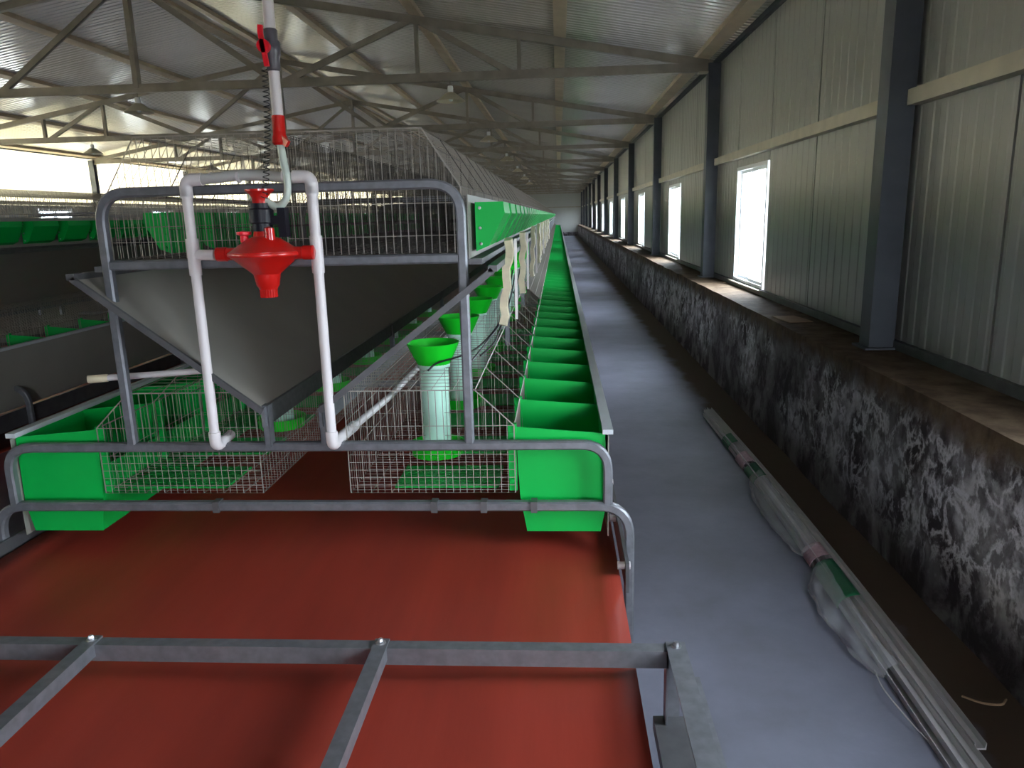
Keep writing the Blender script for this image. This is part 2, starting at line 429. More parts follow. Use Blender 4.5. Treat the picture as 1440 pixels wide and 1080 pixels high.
for x in (1.70, .04, -1.65, -3.34, -4.95, -5.29, -6.98, -8.62, -10.30, -11.95):
    z = zr(x) - .034; s = SLOPE if x > RIDGE else -SLOPE
    q = [(x-.07, z+.07*s+.03), (x+.07, z-.07*s+.03), (x+.07, z-.07*s-.03), (x-.07, z+.07*s-.03)]
    MB().prism_y(q, YN, YF).build('purlin', purlin_m, ceil)

# ------------------------------------------------------------------ roof trusses
def make_truss():
    t = empty('roof_truss')
    HB, HW = .10, .07; zb = 3.28; xe = 1.79
    half = xe - RIDGE
    top = lambda x: zr(x) - .068 - .045
    MB().beam((RIDGE-half, 0, zb), (xe, 0, zb), .06, HB).build('bottom_chord', truss_m, t)
    for s in (1, -1):
        X = lambda d: RIDGE + s*d
        MB().beam((X(half+.02), 0, top(X(half+.02))), (RIDGE, 0, top(RIDGE)), .06, .09).build('top_chord', truss_m, t)
        for a, b in (((1.76, zb), (.05, top(RIDGE)-.05)), ((1.80, zb), (3.42, top(X(3.42)))), ((3.50, top(X(3.50))), (4.62, zb))):
            MB().beam((X(a[0]), .0, a[1]), (X(b[0]), 0, b[1]), .045, HW).build('diagonal', truss_m, t)
        for d in (3.47, 4.68):
            MB().beam((X(d), 0, zb), (X(d), 0, top(X(d))), .045, HW).build('post', truss_m, t)
        MB().box(min(X(half-.14), X(half+.06)), max(X(half-.14), X(half+.06)), -.05, .05, zb-.065, zb-.048).build('end_plate', girt_m, t)
    MB().beam((RIDGE, 0, zb), (RIDGE, 0, top(RIDGE)), .06, .09).build('king_post', truss_m, t)
    return t
tr0 = make_truss()
for k, y in enumerate(COLS):
    o = tr0 if k == 0 else copy_tree(tr0)
    o.location.y = y
    v = k - 2                                  # the truss over the second column in view is the first one seen
    if v < 0: lab = ('steel roof truss above the spot just behind the camera', 'steel roof truss overhead where the cage row begins')[k]
    elif v == 0: lab = 'largest steel roof truss in view, nearest above the cages'
    else: lab = '%s steel roof truss from the camera, above the cage rows' % ORD[v]
    tag(o, lab, 'truss', 'steel roof trusses')

# ------------------------------------------------------------------ lamps under the trusses
def make_lamp():
    t = empty('pendant_lamp')
    MB().tube([(0, 0, .25), (0, 0, .10)], .008, 6).build('rod', truss_m, t)
    MB().lathe([(0, .13), (.03, .13), (.035, .10), (.03, .04), (.0, .04)], n=16).build('socket', white_fr, t, True)
    MB().lathe([(.03, .06), (.05, .055), (.17, -.035), (.174, -.045), (.167, -.04), (.05, .045), (.0, .045)], n=28).build('shade', lamp_m, t, True)
    MB().lathe([(0, .04), (.02, .02), (.03, -.01), (.022, -.04), (0, -.05)], n=14).build('bulb', white_fr, t, True)
    return t
lamp0 = make_lamp(); first = True
for yi, y in enumerate(COLS[2:8]):
    for xi, x in enumerate((-1.27, -5.14, -8.9)):
        o = lamp0 if first else copy_tree(lamp0); first = False
        o.location = (x, y, 3.05)
        row = ('between the ridge and the window wall', 'under the roof ridge', 'on the far left side')[xi]
        tag(o, '%s hanging lamp from the camera %s' % (ORD[yi], row), 'lamp', 'hanging dish lamps')

# ================================================================== CAGE ROWS
def frame_meshes():
    """tubular support frame of one row, centred on x = 0 in the plane y = 0"""
    A = MB().sq(bend([(-.635, 0, .85), (-.635, 0, 1.762), (.635, 0, 1.762), (.635, 0, .85)], .11), .034)
    B = MB().sq(bend([(-1.135, 0, .61), (-1.135, 0, .838), (1.135, 0, .838), (1.135, 0, .61)], .10), .034)
    C_ = MB().sq(bend([(-1.215, 0, 0), (-1.215, 0, .604), (1.215, 0, .604), (1.215, 0, 0)], .12), .036)
    D = MB().sq([(-.62, 0, 1.512), (.62, 0, 1.512)], .034)
    return [('upper_loop', A), ('lower_loop', B), ('base_loop', C_), ('cross_bar', D)]
FM = [(nm, mb.mesh(nm, galv, True)) for nm, mb in frame_meshes()]
BR = {s: MB().box(s*.105-.012, s*.105+.012, -.03, .0, .845, 1.0).box(s*.105-.012, s*.105-.008, -.03, .012, .845, 1.0).box(s*.105+.008, s*.105+.012, -.03, .012, .845, 1.0).mesh('board_bracket', galv) for s in (1, -1)}
FOOT = MB().box(-.05, .05, -.05, .05, 0, .008).mesh('foot_plate', galv)
def make_frame(x, y):
    t = empty('cage_frame', (x, y, 0))
    for nm, me in FM:
        if nm == 'lower_loop' and y > Y0: continue
        link(nm, me, t)
    for s in (1, -1): link('board_bracket', BR[s], t); link('foot_plate', FOOT, t, (s*1.215, 0, 0))
    return t
for r in (0, 1):
    x = CX + PITCH*r; nr = NSEC if r == 0 else 14
    for k in range(nr+1):
        y = Y0 + SEC*k
        f = make_frame(x, y)
        row = 'of the cage row beside the aisle' if r == 0 else 'of the left cage row'
        lab = ('bent galvanised tube frame closing the near end %s' % row if k == 0 else
               '%s bent tube frame from the camera %s' % (ORD[k], row))
        tag(f, lab, 'frame', 'tube frames of the cage rows')
# small clamps on the near base bar
for x in (-.47, -.285, -.10, -1.30):
    c = MB().box(x-.012, x+.012, Y0-.024, Y0+.02, .584, .626).build('pipe_clamp', galv_dull)
    tag(c, 'small steel clamp on the lower end bar, %s' % {-.47: 'leftmost under the right cage', -.285: 'middle one under the right cage', -.10: 'beside the big green trough', -1.30: 'under the left cage'}[x], 'clamp', 'clamps on the lower bar')

# --- wire cages -----------------------------------------------------------
def bank_parts(tier, side):
    """panels of one 2.1 m cage section, x relative to the row centre, y from 0"""
    W = .0013; P = {}
    if tier == 'low':
        xb, xf, xt = .170, .795, .655; z0, z1, zs = .64, 1.035, .90
    else:
        xb, xf, xt = .012, .632, .505; z0, z1, zs = 1.53, 1.948, 1.752
    L = SEC; st = .03; ny = int(L/st)
    f = MB()
    for i in range(ny+1): f.wire((xf, i*st, z0), (xf, i*st, zs), W); 
    for z in (z0, (z0+zs)/2, zs): f.wire((xf, 0, z), (xf, L, z), .0018)
    P['front_panel'] = f
    d = MB()
    for i in range(0, ny+1, 2 if tier == 'up' else 14): d.wire((xf, i*st, zs), (xt, i*st, z1), W)
    for t in ((.33, .67) if tier == 'up' else ()): d.wire((xf+(xt-xf)*t, 0, zs+(z1-zs)*t), (xf+(xt-xf)*t, L, zs+(z1-zs)*t), W)
    d.wire((xt, 0, z1), (xt, L, z1), .0026); d.wire((xf, 0, zs), (xf, L, zs), .0026)
    P['door_panel'] = d
    b = MB()
    for i in range(ny+1): b.wire((xb, i*st, z0), (xb, i*st, z1), W)
    for z in (z0, z0+.14, z0+.28, z1): b.wire((xb, 0, z), (xb, L, z), W)
    P['back_panel'] = b
    t = MB()
    for i in range(0, ny+1, 2): t.wire((xb, i*st, z1), (xt, i*st, z1), W)
    for i in range(7): x = xb+(xt-xb)*i/6; t.wire((x, 0, z1), (x, L, z1), W)
    P['top_panel'] = t
    g = MB()
    for i in range(0, ny+1, 1 if tier == 'low' else 2): g.wire((xb, i*st, z0), (xf, i*st, z0), W)
    for i in range(9): x = xb+(xf-xb)*i/8; g.wire((x, 0, z0), (x, L, z0), W)
    P['floor_panel'] = g
    v = MB()
    for c in (1,):
        y = c*CAGE - .004
        n = int((xf-xb)/.05)
        for i in range(n+1):
            x = xb+(xf-xb)*i/n; zt = z1 if x <= xt else z1+(zs-z1)*(x-xt)/(xf-xt); v.wire((x, y, z0), (x, y, zt), W)
        for z in (z0+.10, z0+.2): v.wire((xb, y, z), (xf, y, z), W)
        v.wire((xt, y, z1), (xf, y, zs), .0022)
    P['divider_panel'] = v
    e = MB(); s2 = .026; n = int((xf-xb)/s2)
    for i in range(n+1):
        x = xb+(xf-xb)*i/n; zt = z1 if x <= xt else z1+(zs-z1)*(x-xt)/(xf-xt); e.wire((x, .0, z0), (x, .0, zt), .0016)
    for z in ([z0, z0+.03, z0+.06, z0+.09, z0+.12, z0+.15, z0+.26] if tier == 'low' else [z0, z0+.06, z0+.17, zs]): e.wire((xb, 0, z), (xf, 0, z), .0013)
    e.wire((xb, 0, z1), (xt, 0, z1), .0026); e.wire((xt, 0, z1), (xf, 0, zs), .0026); e.wire((xb, 0, z0), (xb, 0, z1), .0026); e.wire((xf, 0, z0), (xf, 0, zs), .0026)
    P['end_panel'] = e
    if side < 0:
        for m in P.values(): m.mirror(0)
    return P
BANK = {}
for tier in ('low', 'up'):
    for side in (1, -1):
        P = bank_parts(tier, side); whole = MB()
        for nm, m in P.items():
            if nm == 'end_panel': continue
            for c in range(5 if nm == 'divider_panel' else 1):
                k0 = len(whole.v); whole.v += [(a, b + CAGE*c, z) for a, b, z in m.v]; whole.f += [tuple(q+k0 for q in f) for f in m.f]
        if tier == 'low':
            d = MB()
            for i in range(71): d.wire((side*.795, i*.03, .90), (side*.655, i*.03, 1.035), .0013)
            for q in (.33, .67): d.wire((side*(.795-.14*q), 0, .90+.135*q), (side*(.795-.14*q), SEC, .90+.135*q), .0013)
            whole.join(d)
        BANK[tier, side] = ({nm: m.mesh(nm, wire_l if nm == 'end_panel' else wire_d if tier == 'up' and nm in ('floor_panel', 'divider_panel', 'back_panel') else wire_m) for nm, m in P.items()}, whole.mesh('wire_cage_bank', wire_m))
for r in (0, 1):
    for tier in ('low', 'up'):
        for side in (1, -1):
            parts, whole = BANK[tier, side]
            nsec = NSEC if r == 0 else 12
            if r == 1 and side < 0 and tier == 'low': continue
            for k in range(nsec):
                loc = (CX + PITCH*r, Y0 + .04 + SEC*k, 0)
                where = ('lower' if tier == 'low' else 'upper') + (' right' if side > 0 else ' left') + ' wire cages of the ' + ('row beside the aisle' if r == 0 else 'far left row')
                if k < 2 and r == 0:
                    o = empty('wire_cage_bank', loc)
                    for nm, me in parts.items():
                        if nm == 'end_panel' and k: continue
                        for c in range(5 if nm == 'divider_panel' else 1): link(nm, me, o, (0, CAGE*c, 0))
                else: o = link('wire_cage_bank', whole, None, loc)
                lab = '%s, %s section from the near end' % (where, ORD[k])
                tag(o, lab, 'cage', 'wire cage sections')

# --- sloping manure boards under the upper cages ---------------------------
YE = Y0 + SEC*NSEC
for r in (0, 1):
    x0 = CX + PITCH*r; y0, y1 = Y0 - .05, (YE if r == 0 else Y0+SEC*12)
    for s in (1, -1):
        t = empty('manure_board', (x0, 0, 0))
        a, b = Vector((s*.105, 0, .985)), Vector((s*.742, 0, 1.472)); d = (b-a).normalized(); nn = Vector((-d.z, 0, d.x))*.004
        MB().prism_y([(a.x-nn.x, a.z-nn.z), (b.x-nn.x, b.z-nn.z), (b.x+nn.x, b.z+nn.z), (a.x+nn.x, a.z+nn.z)], y0, y1).build('sheet', board_m, t)
        MB().beam((b.x, y0-.01, b.z+.006), (b.x, y1, b.z+.006), .03, .022).build('top_rail', galv_dull, t)
        MB().prism_y([(a.x-.006, a.z-.06), (a.x+.006, a.z-.06), (a.x+.006, a.z+.012), (a.x-.006, a.z+.012)], y0, y1).build('lower_lip', galv, t)
        MB().beam((a.x, y0-.004, a.z), (b.x, y0-.004, b.z), .012, .022).build('front_edge', galv_dull, t)
        tag(t, '%s sloping grey manure board under the upper cages of the %s' % ('right' if s > 0 else 'left', 'row beside the aisle' if r == 0 else 'left row'), 'board', 'manure boards')

# --- red belt ---------------------------------------------------------------
def belt(x0, ya, yb):
    mb = MB(); nx = 34; ys = []
    y = ya
    while y < yb: ys.append(y); y += .07 if y < 4 else .6
    ys.append(yb)
    def z(u, y):
        e = abs(u)
        h = .405 - .010*(1-e*e)
        h += .006*noise.noise(Vector((u*5, y*.7, 1.3))) + .004*noise.noise(Vector((u*11, y*.5, 4.3)))
        h += .018*max(0, (e-.965)/.035)
        return h
    path = [(yy, None) for yy in ys]
    rows = []
    for yy in ys: rows.append([( -1.165*u*-1, yy, z(u, yy)) for u in [(-1+2*i/nx) for i in range(nx+1)]])
    # around the end drum
    cy, rad = ya, .09
    pre = []
    for k in range(1, 11):
        t = PI*k/10
        pre.insert(0, [(1.165*(-1+2*i/nx), cy - rad*math.sin(t), .405 - rad + rad*math.cos(t) + (z(-1+2*i/nx, ya)-.405)*(1-k/10)) for i in range(nx+1)])
    rows = pre + rows
    rows.insert(0, [(1.165*(-1+2*i/nx), yb, .225) for i in range(nx+1)])
    k = nx+1
    for R_ in rows: mb.v += R_
    for j in range(len(rows)-1):
        for i in range(nx): a = j*k+i; mb.f.append((a, a+1, a+k+1, a+k))
    o = mb.build('belt', belt_m, None, True); o.location.x = x0
    m = o.modifiers.new('thickness', 'SOLIDIFY'); m.thickness = .003
    return o
for r in (0, 1):
    b = belt(CX+PITCH*r, 1.05, YE if r == 0 else Y0+SEC*12); b.name = 'manure_belt'
    tag(b, 'wide brick-red manure belt running under the %s' % ('cages in the foreground' if r == 0 else 'left cage row'), 'belt')
    drum = empty('belt_drum', (CX+PITCH*r, 1.05, .315))
    MB().lathe([(0, -1.19), (.084, -1.19), (.084, 1.19), (0, 1.19)], n=24, axis='x').build('roller', galv_dull, drum, True)
    MB().lathe([(0, -1.30), (.018, -1.30), (.018, 1.30), (0, 1.30)], n=10, axis='x').build('axle', galv, drum, True)
    tag(drum, 'steel drum turning the red belt at the near end of the %s' % ('foreground row' if r == 0 else 'left row'), 'roller')
    for s in (1, -1):
        t = empty('belt_rail', (CX+PITCH*r, 0, 0))
        MB().box(min(s*1.185, s*1.197), max(s*1.185, s*1.197), Y0-.2, YE if r == 0 else Y0+SEC*12, .36, .47).build('side_plate', galv_dull, t)
        peg = MB().lathe([(0, 0), (.014, 0), (.014, .045), (0, .045)], n=10, axis='x').mesh('peg', pvc)
        for k in range(10 if r == 0 and s > 0 else 0):
            p = link('peg', peg, t, (s*1.16 if s > 0 else -1.20, Y0-.15 + k*.42, .44))
        tag(t, '%s steel side rail of the %s' % ('right' if s > 0 else 'left', 'red belt beside the aisle' if r == 0 else 'left row belt'), 'rail', 'belt side rails')

# --- end frame of the belt in the foreground ---------------------------------
t = empty('belt_end_frame', (0, 0, 0))
yb, zb = 1.84, .50
bar = MB().box(-2.235, .285, yb-.02, yb+.02, zb-.05, zb).build('cross_bar', galv, t)
for i, x in enumerate((.305, -.503, -1.337, -2.17)):
    w = .052 if i == 0 else .040
    s = MB().box(x-w/2, x+w/2, .80, yb+.022, zb, zb+.005); s.box(x+w/2-.005, x+w/2, .80, yb+.022, zb-.035, zb)
    b = s.build('angle_bar', galv, t)
    MB().lathe([(0, .018), (.006, .018), (.0085, .012), (.0085, .006), (.015, .006), (.015, .005), (0, .005)], (x, yb, zb), 8).build('bolt', bolt_m, b)
for x in (.30, -2.23):
    MB().box(x-.022, x-.017, yb-.02, yb+.022, 0, zb).box(x-.022, x+.022, yb+.018, yb+.022, 0, zb).build('post', galv, t)
    MB().box(x-.03, x+.06, 1.16, 1.21, 0, zb).build('post', galv, t)
    MB().box(x-.05, x+.05, .8, yb+.02, .235, .275).build('lower_beam', galv_dull, t)
    MB().box(x+.028, x+.05, .8, yb-.10, zb-.075, zb-.02).build('edge_strip', galv, t)
MB().box(-2.235, .285, 1.3, 1.34, .10, .14).build('tie_bar', galv, t)
tag(t, 'galvanised angle frame across the red belt in the foreground', 'frame')

# --- big green troughs along the lower cages ---------------------------------
LT = [(.800, .893), (1.128, .866), (1.135, .60), (1.112, .482), (.835, .482), (.812, .62)]
def low_trough(side):
    th = .005; L = CAGE
    def plate(y): return MB().prism_y(LT, y, y+.004)
    box = MB()
    loop = [LT[1], LT[2], LT[3], LT[4], LT[5], (.806, .74)]
    for (a, b) in zip(loop[:-1], loop[1:]):
        d = Vector((b[0]-a[0], b[1]-a[1])).normalized(); n = Vector((-d.y, d.x))*-th
        box.prism_y([a, b, (b[0]+n.x, b[1]+n.y), (a[0]+n.x, a[1]+n.y)], .004, L-.004)
    fl = MB().box(.772, .802, 0, .012, .645, .9); fl.box(.790, .804, -.004, .016, .87, .905)
    for z in (.68, .80, .86): fl.box(.778, .792, -.006, .0, z, z+.012)
    P = {'trough_box': box, 'end_plate': plate(.0), 'hook_strip': fl}
    if side < 0:
        for m in P.values(): m.mirror(0)
    return P
UT = [(.672, 1.700), (.772, 1.700), (.777, 1.660), (.718, 1.548), (.672, 1.530)]
def up_trough(side):
    L = .30; th = .004; o = .06; box = MB()
    loop = [UT[1], UT[2], UT[3], UT[4], UT[0]]
    for (a, b) in zip(loop[:-1], loop[1:]):
        d = Vector((b[0]-a[0], b[1]-a[1])).normalized(); n = Vector((-d.y, d.x))*-th
        box.prism_y([a, b, (b[0]+n.x, b[1]+n.y), (a[0]+n.x, a[1]+n.y)], o, o+L)
    box.prism_y(UT, o+L-.004, o+L)
    pl = MB().prism_y(UT, o-.003, o+.001)
    rv = MB()
    for (x, z) in ((.688, 1.68), (.688, 1.61), (.69, 1.555)): rv.lathe([(0, -.004), (.005, -.003), (.006, 0), (0, 0)], (x, o-.003, z), 8, 'y')
    P = {'trough_box': box, 'end_plate': pl, 'rivets': rv}
    if side < 0:
        for m in P.values(): m.mirror(0)
    return P
def trough_line(fn, side, r, n_ind, n_parts, n_all, what, name, skip=0):
    P = fn(side); whole = MB()
    for m in P.values(): whole.join(m)
    meshes = {k: m.mesh(k, bolt_m if k == 'rivets' else green) for k, m in P.items()}
    wm = whole.mesh(name, green)
    x = CX + PITCH*r
    for i in range(skip, n_ind):
        loc = (x, Y0+.045+CAGE*i, 0)
        if i < n_parts:
            o = empty(name, loc)
            for k, me in meshes.items(): link(k, me, o)
        else: o = link(name, wm, None, loc)
        lab = '%s, %s from the near end' % (what, ORD[i])
        tag(o, lab, 'trough', 'green feed troughs')
    if n_all > n_ind:
        far = MB()
        for i in range(n_ind, n_all):
            n = len(far.v); far.v += [(a, b+CAGE*(i-n_ind), c) for a, b, c in whole.v]; far.f += [tuple(q+n for q in f) for f in whole.f]
        o = far.build(name, green); o.location = (x, Y0+.045+CAGE*n_ind, 0)
        tag(o, '%s, farthest stretch towards the end wall' % what, 'trough', kind='stuff')
NA = NSEC*5
trough_line(low_trough, 1, 0, 80, 14, NA, 'deep green trough box beside the aisle', 'feed_trough')
trough_line(up_trough, 1, 0, 80, 12, NA, 'small green trough on the upper right cages', 'feed_trough')
trough_line(low_trough, -1, 0, 20, 4, NA, 'deep green trough box on the shaded left side', 'feed_trough')
trough_line(up_trough, -1, 0, 24, 0, NA, 'small green trough behind the upper left cages', 'feed_trough', 1)
trough_line(up_trough, 1, 1, 40, 16, 60, 'small green trough on the left cage row', 'feed_trough')
trough_line(low_trough, 1, 1, 30, 0, 60, 'deep green trough box of the left cage row', 'feed_trough')

# long rails and boards carrying the troughs
for r in (0, 1):
    y1 = YE if r == 0 else Y0+SEC*12
    for s in (1, -1):
        B_ = lambda a, b: (min(s*a, s*b), max(s*a, s*b))
        rowname = 'row beside the aisle' if r == 0 else 'left row'
        sd = 'right' if s > 0 else 'left'
        t = empty('trough_rail', (CX+PITCH*r, 0, 0))
        a, b = B_(1.137, 1.141); MB().box(a, b, Y0+.03, y1, .47, .862).build('face_sheet', board_m, t)
        a, b = B_(1.118, 1.156); MB().box(a, b, Y0+.03, y1, .866, .884).build('top_rail', rail_m, t)
        tag(t, '%s long steel rail edging the deep green troughs of the %s' % (sd, rowname), 'rail', 'trough edge rails')
        t = empty('trough_board', (CX+PITCH*r, 0, 0))
        a, b = B_(.652, .656)
        if r or s > 0: MB().box(a, b, Y0+.03, y1, 1.50, 1.725).build('back_sheet', board_m, t)
        a, b = B_(.652, .700); MB().box(a, b, Y0+.02, y1, 1.488, 1.508).build('bottom_rail', galv_dull, t)
        tag(t, ('left steel rail under the upper troughs of the row beside the aisle' if not r and s < 0 else '%s grey board and rail behind the upper troughs of the %s' % (sd, rowname)), 'board', 'upper trough boards')

# --- tube feeders with green funnels, in every second lower cage ---------------
def make_feeder():
    t = empty('tube_feeder')
    MB().lathe([(.0, .665), (.062, .665), (.062, 1.05), (.058, 1.05), (.058, .68), (0, .68)], n=28).build('tube', tube_m, t, True)
    fu = MB().lathe([(.056, 1.045), (.066, 1.05), (.078, 1.075), (.098, 1.115), (.108, 1.138), (.112, 1.138), (.109, 1.13), (.098, 1.105), (.080, 1.068), (.068, 1.045)], n=32).build('funnel', green_b, t, True)
    MB().lathe([(.062, 1.030), (.069, 1.032), (.069, 1.048), (.062, 1.05)], n=28).build('collar', tube_m, t, True)
    p = MB().lathe([(0, .648), (.11, .648), (.118, .70), (.114, .70), (.106, .655), (0, .655)], n=28).build('pan', green_b, t, True)
    return t
fd0 = make_feeder()
for k in range(20):
    o = fd0 if k == 0 else copy_tree(fd0)
    o.location = (-.535 , 3.10 + .84*k, 0)
    tag(o, ('white tube feeder with a bright green funnel, nearest one' if k == 0 else '%s white tube feeder with green funnel from the near end' % ORD[k]), 'feeder', 'tube feeders in the lower cages')
for k in range(6):
    o = copy_tree(fd0); o.location = (2*CX+.535, 3.55+.84*k, 0)
    tag(o, '%s tube feeder in the shaded left lower cages' % ORD[k], 'feeder', 'tube feeders in the lower cages')

# --- slatted green mats on the lower cage floors --------------------------------
def mat_mesh():
    mb = MB(); a, b, L = .0, .40, .24
    for x in (a, b-.012): mb.box(x, x+.012, 0, L, 0, .008)
    for y in (0, L-.01): mb.box(a, b, y, y+.01, 0, .008)
    for i in range(1, 13): y = L*i/13; mb.box(a+.012, b-.012, y-.005, y+.005, .001, .007)
    for i in range(1, 6): x = a+(b-a)*i/6; mb.box(x-.004, x+.004, .01, L-.01, 0, .0065)
    return mb.mesh('slatted_mat', green_mat)
mm = mat_mesh()
for s in (1, -1):
    for k in range(10):
        o = link('slatted_mat', mm, None, ((-.635 if s > 0 else 2*CX+.235), Y0+.08+CAGE*k, .643))
        tag(o, 'green slatted mat on the %s lower cage floor, %s from the near end' % ('right' if s > 0 else 'left', ORD[k]), 'mat', 'green slatted mats')

# ================================================================== WATER SUPPLY
YP = 2.545
t = empty('water_pipe_loop', (0, 0, 0)); R_ = .0175
for x, nm in ((-1.255, 'l'), (-.822, 'r')):
    MB().tube([(x, YP, .865), (x, YP, 1.775)], R_, 14).build('riser', pvc, t, True)
    f = MB().tube([(x, YP, 1.735), (x, YP, 1.775)], .0215, 14); f.build('elbow_sleeve', pvc, t, True)
    d = 1 if nm == 'l' else -1
    MB().tube(bend([(x, YP, 1.74), (x, YP, 1.795), (x+d*.06, YP, 1.795)], .03), .0215, 14).build('elbow', pvc, t, True)
    MB().tube([(x, YP, 1.475), (x, YP, 1.60)], .0215, 14).build('tee', pvc, t, True)
    MB().tube([(x, YP, 1.545), (x+d*.075, YP, 1.543)], .0185, 14).build('tee_arm', pvc, t, True)
    MB().tube(bend([(x, YP, .91), (x, YP, .855), (x, YP+.07, .858)], .03), .0215, 14).build('foot_elbow', pvc, t, True)
MB().tube([(-1.255, YP+.06, .858), (-1.255, YP+.13, .862)], .0185, 12).build('stub', pvc, t, True)
MB().tube([(-.822, YP+.06, .858), (-.80, YP+.22, .868)], .021, 12).build('coupling', pvc, t, True)
MB().tube(smooth_path([(-1.20, YP, 1.795), (-1.13, YP, 1.800), (-1.05, YP+.01, 1.806), (-.97, YP+.015, 1.800), (-.90, YP+.005, 1.792), (-.87, YP, 1.792)]), .018, 14).build('bridge_hose', pvc_g, t, True)
for x in (-1.165, -1.07, -.915): MB().tube([(x-.004, YP+.003, 1.799), (x+.004, YP+.003, 1.799)], .0195, 14).build('hose_ring', pvc, t, True)
tag(t, 'white pipe loop standing in front of the cages around the red regulator', 'pipe')
o = MB().tube([(-.80, YP+.20, .868), (-.755, 3.2, .88), (-.74, 4, .885), (-.74, 22, .885)], .0145, 10).build('water_pipe', pvc, None, True)
tag(o, 'long white water pipe running back through the right lower cages', 'pipe')
o = MB().tube([(-1.78, 2.70, 1.080), (-1.395, 2.84, 1.080)], .0125, 12).build('loose_pipe', pvc, None, True)
c = MB().tube([(-1.80, 2.693, 1.08), (-1.735, 2.716, 1.08)], .0155, 12).build('end_sleeve', cream_m, o, True)
tag(o, 'short white pipe lying across the top of the left lower cages', 'pipe')

YG = 2.50; XG = -.985
t = empty('pressure_regulator', (XG, YG, 1.545))
dome = [(0, .062), (.03, .060), (.055, .050), (.085, .030), (.108, .014), (.118, .008), (.118, -.006), (.108, -.012), (.088, -.030), (.062, -.052), (.046, -.066)]
MB().lathe(dome, n=40).build('diaphragm_housing', red_p, t, True)
MB().lathe([(.046, -.062), (.043, -.075), (.038, -.105), (.032, -.112), (.030, -.118), (0, -.118)], n=28).build('bottom_neck', red_p, t, True)
kn = MB()
for i in range(20):
    a = 2*PI*i/20; kn.beam((.0265*math.cos(a), .0265*math.sin(a), -.112), (.0255*math.cos(a), .0255*math.sin(a), -.145), .005, .005)
kn.lathe([(.027, -.11), (.0255, -.145), (0, -.145)], n=20).build('ribbed_knob', red_p, t)
MB().lathe([(.120, -.006), (.122, -.003), (.122, .004), (.120, .007)], n=40).build('rim', red_p, t, True)
for s in (1, -1):
    MB().lathe([(0, s*.06), (.021, s*.06), (.021, s*.13), (.024, s*.132), (.024, s*.165), (.019, s*.167), (.0, s*.167)], (0, 0, .002), 16, 'x').build('side_port', red_p, t, True)
MB().lathe([(.036, .05), (.030, .075), (.028, .10), (0, .10)], n=20).build('top_neck', red_p, t, True)
MB().lathe([(0, .04), (.018, .04), (.016, .085), (0, .09)], (.032, -.028, 0), 14).build('test_port', red_p, t, True)
MB().lathe([(0, .04), (.014, .04), (.014, .062), (.024, .066), (.024, .075), (0, .078)], (-.062, -.01, 0), 14).build('side_tap', red_v, t, True)
v = MB().lathe([(0, .075), (.034, .075), (.034, .10), (.040, .104), (.040, .145), (.034, .15), (.034, .166), (0, .166)], (.0, 0, 0), 12).build('valve_body', black_p, t, True)
MB().box(.03, .078, -.016, .016, .095, .125).build('valve_stem', black_p, v)
MB().box(.060, .086, -.02, .02, .055, .150).build('valve_lever', black_p, v)
MB().lathe([(0, .16), (.026, .16), (.026, .185), (.034, .196), (.047, .205), (.047, .211), (.03, .211), (.02, .20), (0, .20)], (0, 0, 0), 24).build('hose_cup', red_p, t, True)
tag(t, 'red water pressure regulator with black valve hung between white pipes', 'regulator')

XD = -.900
t = empty('drop_pipe', (XD, YG, 0))
MB().tube([(0, 0, 3.24), (0, 0, 2.235)], .0175, 16).build('upper_pipe', pvc, t, True)
MB().tube([(0, 0, 2.14), (0, 0, 1.975)], .0175, 16).build('lower_pipe', pvc, t, True)
bv = MB().lathe([(.0175, 2.118), (.0215, 2.122), (.0215, 2.16), (.026, 2.166), (.026, 2.205), (.0215, 2.211), (.0215, 2.24), (.0175, 2.244)], n=18).build('ball_valve', pvc_d, t, True)
h = MB().lathe([(0, -.018), (.020, -.018), (.020, .0), (0, .0)], (-.010, -.034, 2.185), 16, 'y')
h.sweep([(-.014, -.046, 2.245), (-.016, -.046, 2.225), (-.012, -.046, 2.185), (-.006, -.046, 2.145), (-.004, -.046, 2.125)], [(.006, .007), (-.006, .007), (-.006, -.007), (.006, -.007)])
h.build('valve_handle', red_v, bv, True)
MB().lathe([(.017, 1.985), (.0205, 1.983), (.0205, 1.925), (.0235, 1.92), (.0255, 1.900), (.020, 1.893), (.0, 1.893)], n=18).build('coupling', red_p, t, True)
MB().beam((.012, -.012, 1.91), (.032, -.02, 1.893), .012, .022).build('coupling_tab', red_p, t)
MB().tube(smooth_path([(0, 0, 1.90), (.006, 0, 1.84), (.012, 0, 1.79), (.010, 0, 1.745), (-.002, -.002, 1.715), (-.028, -.004, 1.698), (-.06, -.002, 1.715), (-.083, 0, 1.735)]), .0125, 14).build('hose', hose_m, t, True)
tag(t, 'white drop pipe with red handled valve and hose from the roof', 'pipe')
pts = []
for i in range(0, 26*10+1):
    a = 2*PI*i/10; f = i/260; pts.append((XD-.022 - .04*f*f + .010*math.cos(a), YG-.022 + .010*math.sin(a), 2.125 - .40*f))
o = MB().tube(pts, .0016, 5).build('coiled_cord', cable_m, None, True)
tag(o, 'thin dark coiled cord hanging beside the white drop pipe', 'cord')

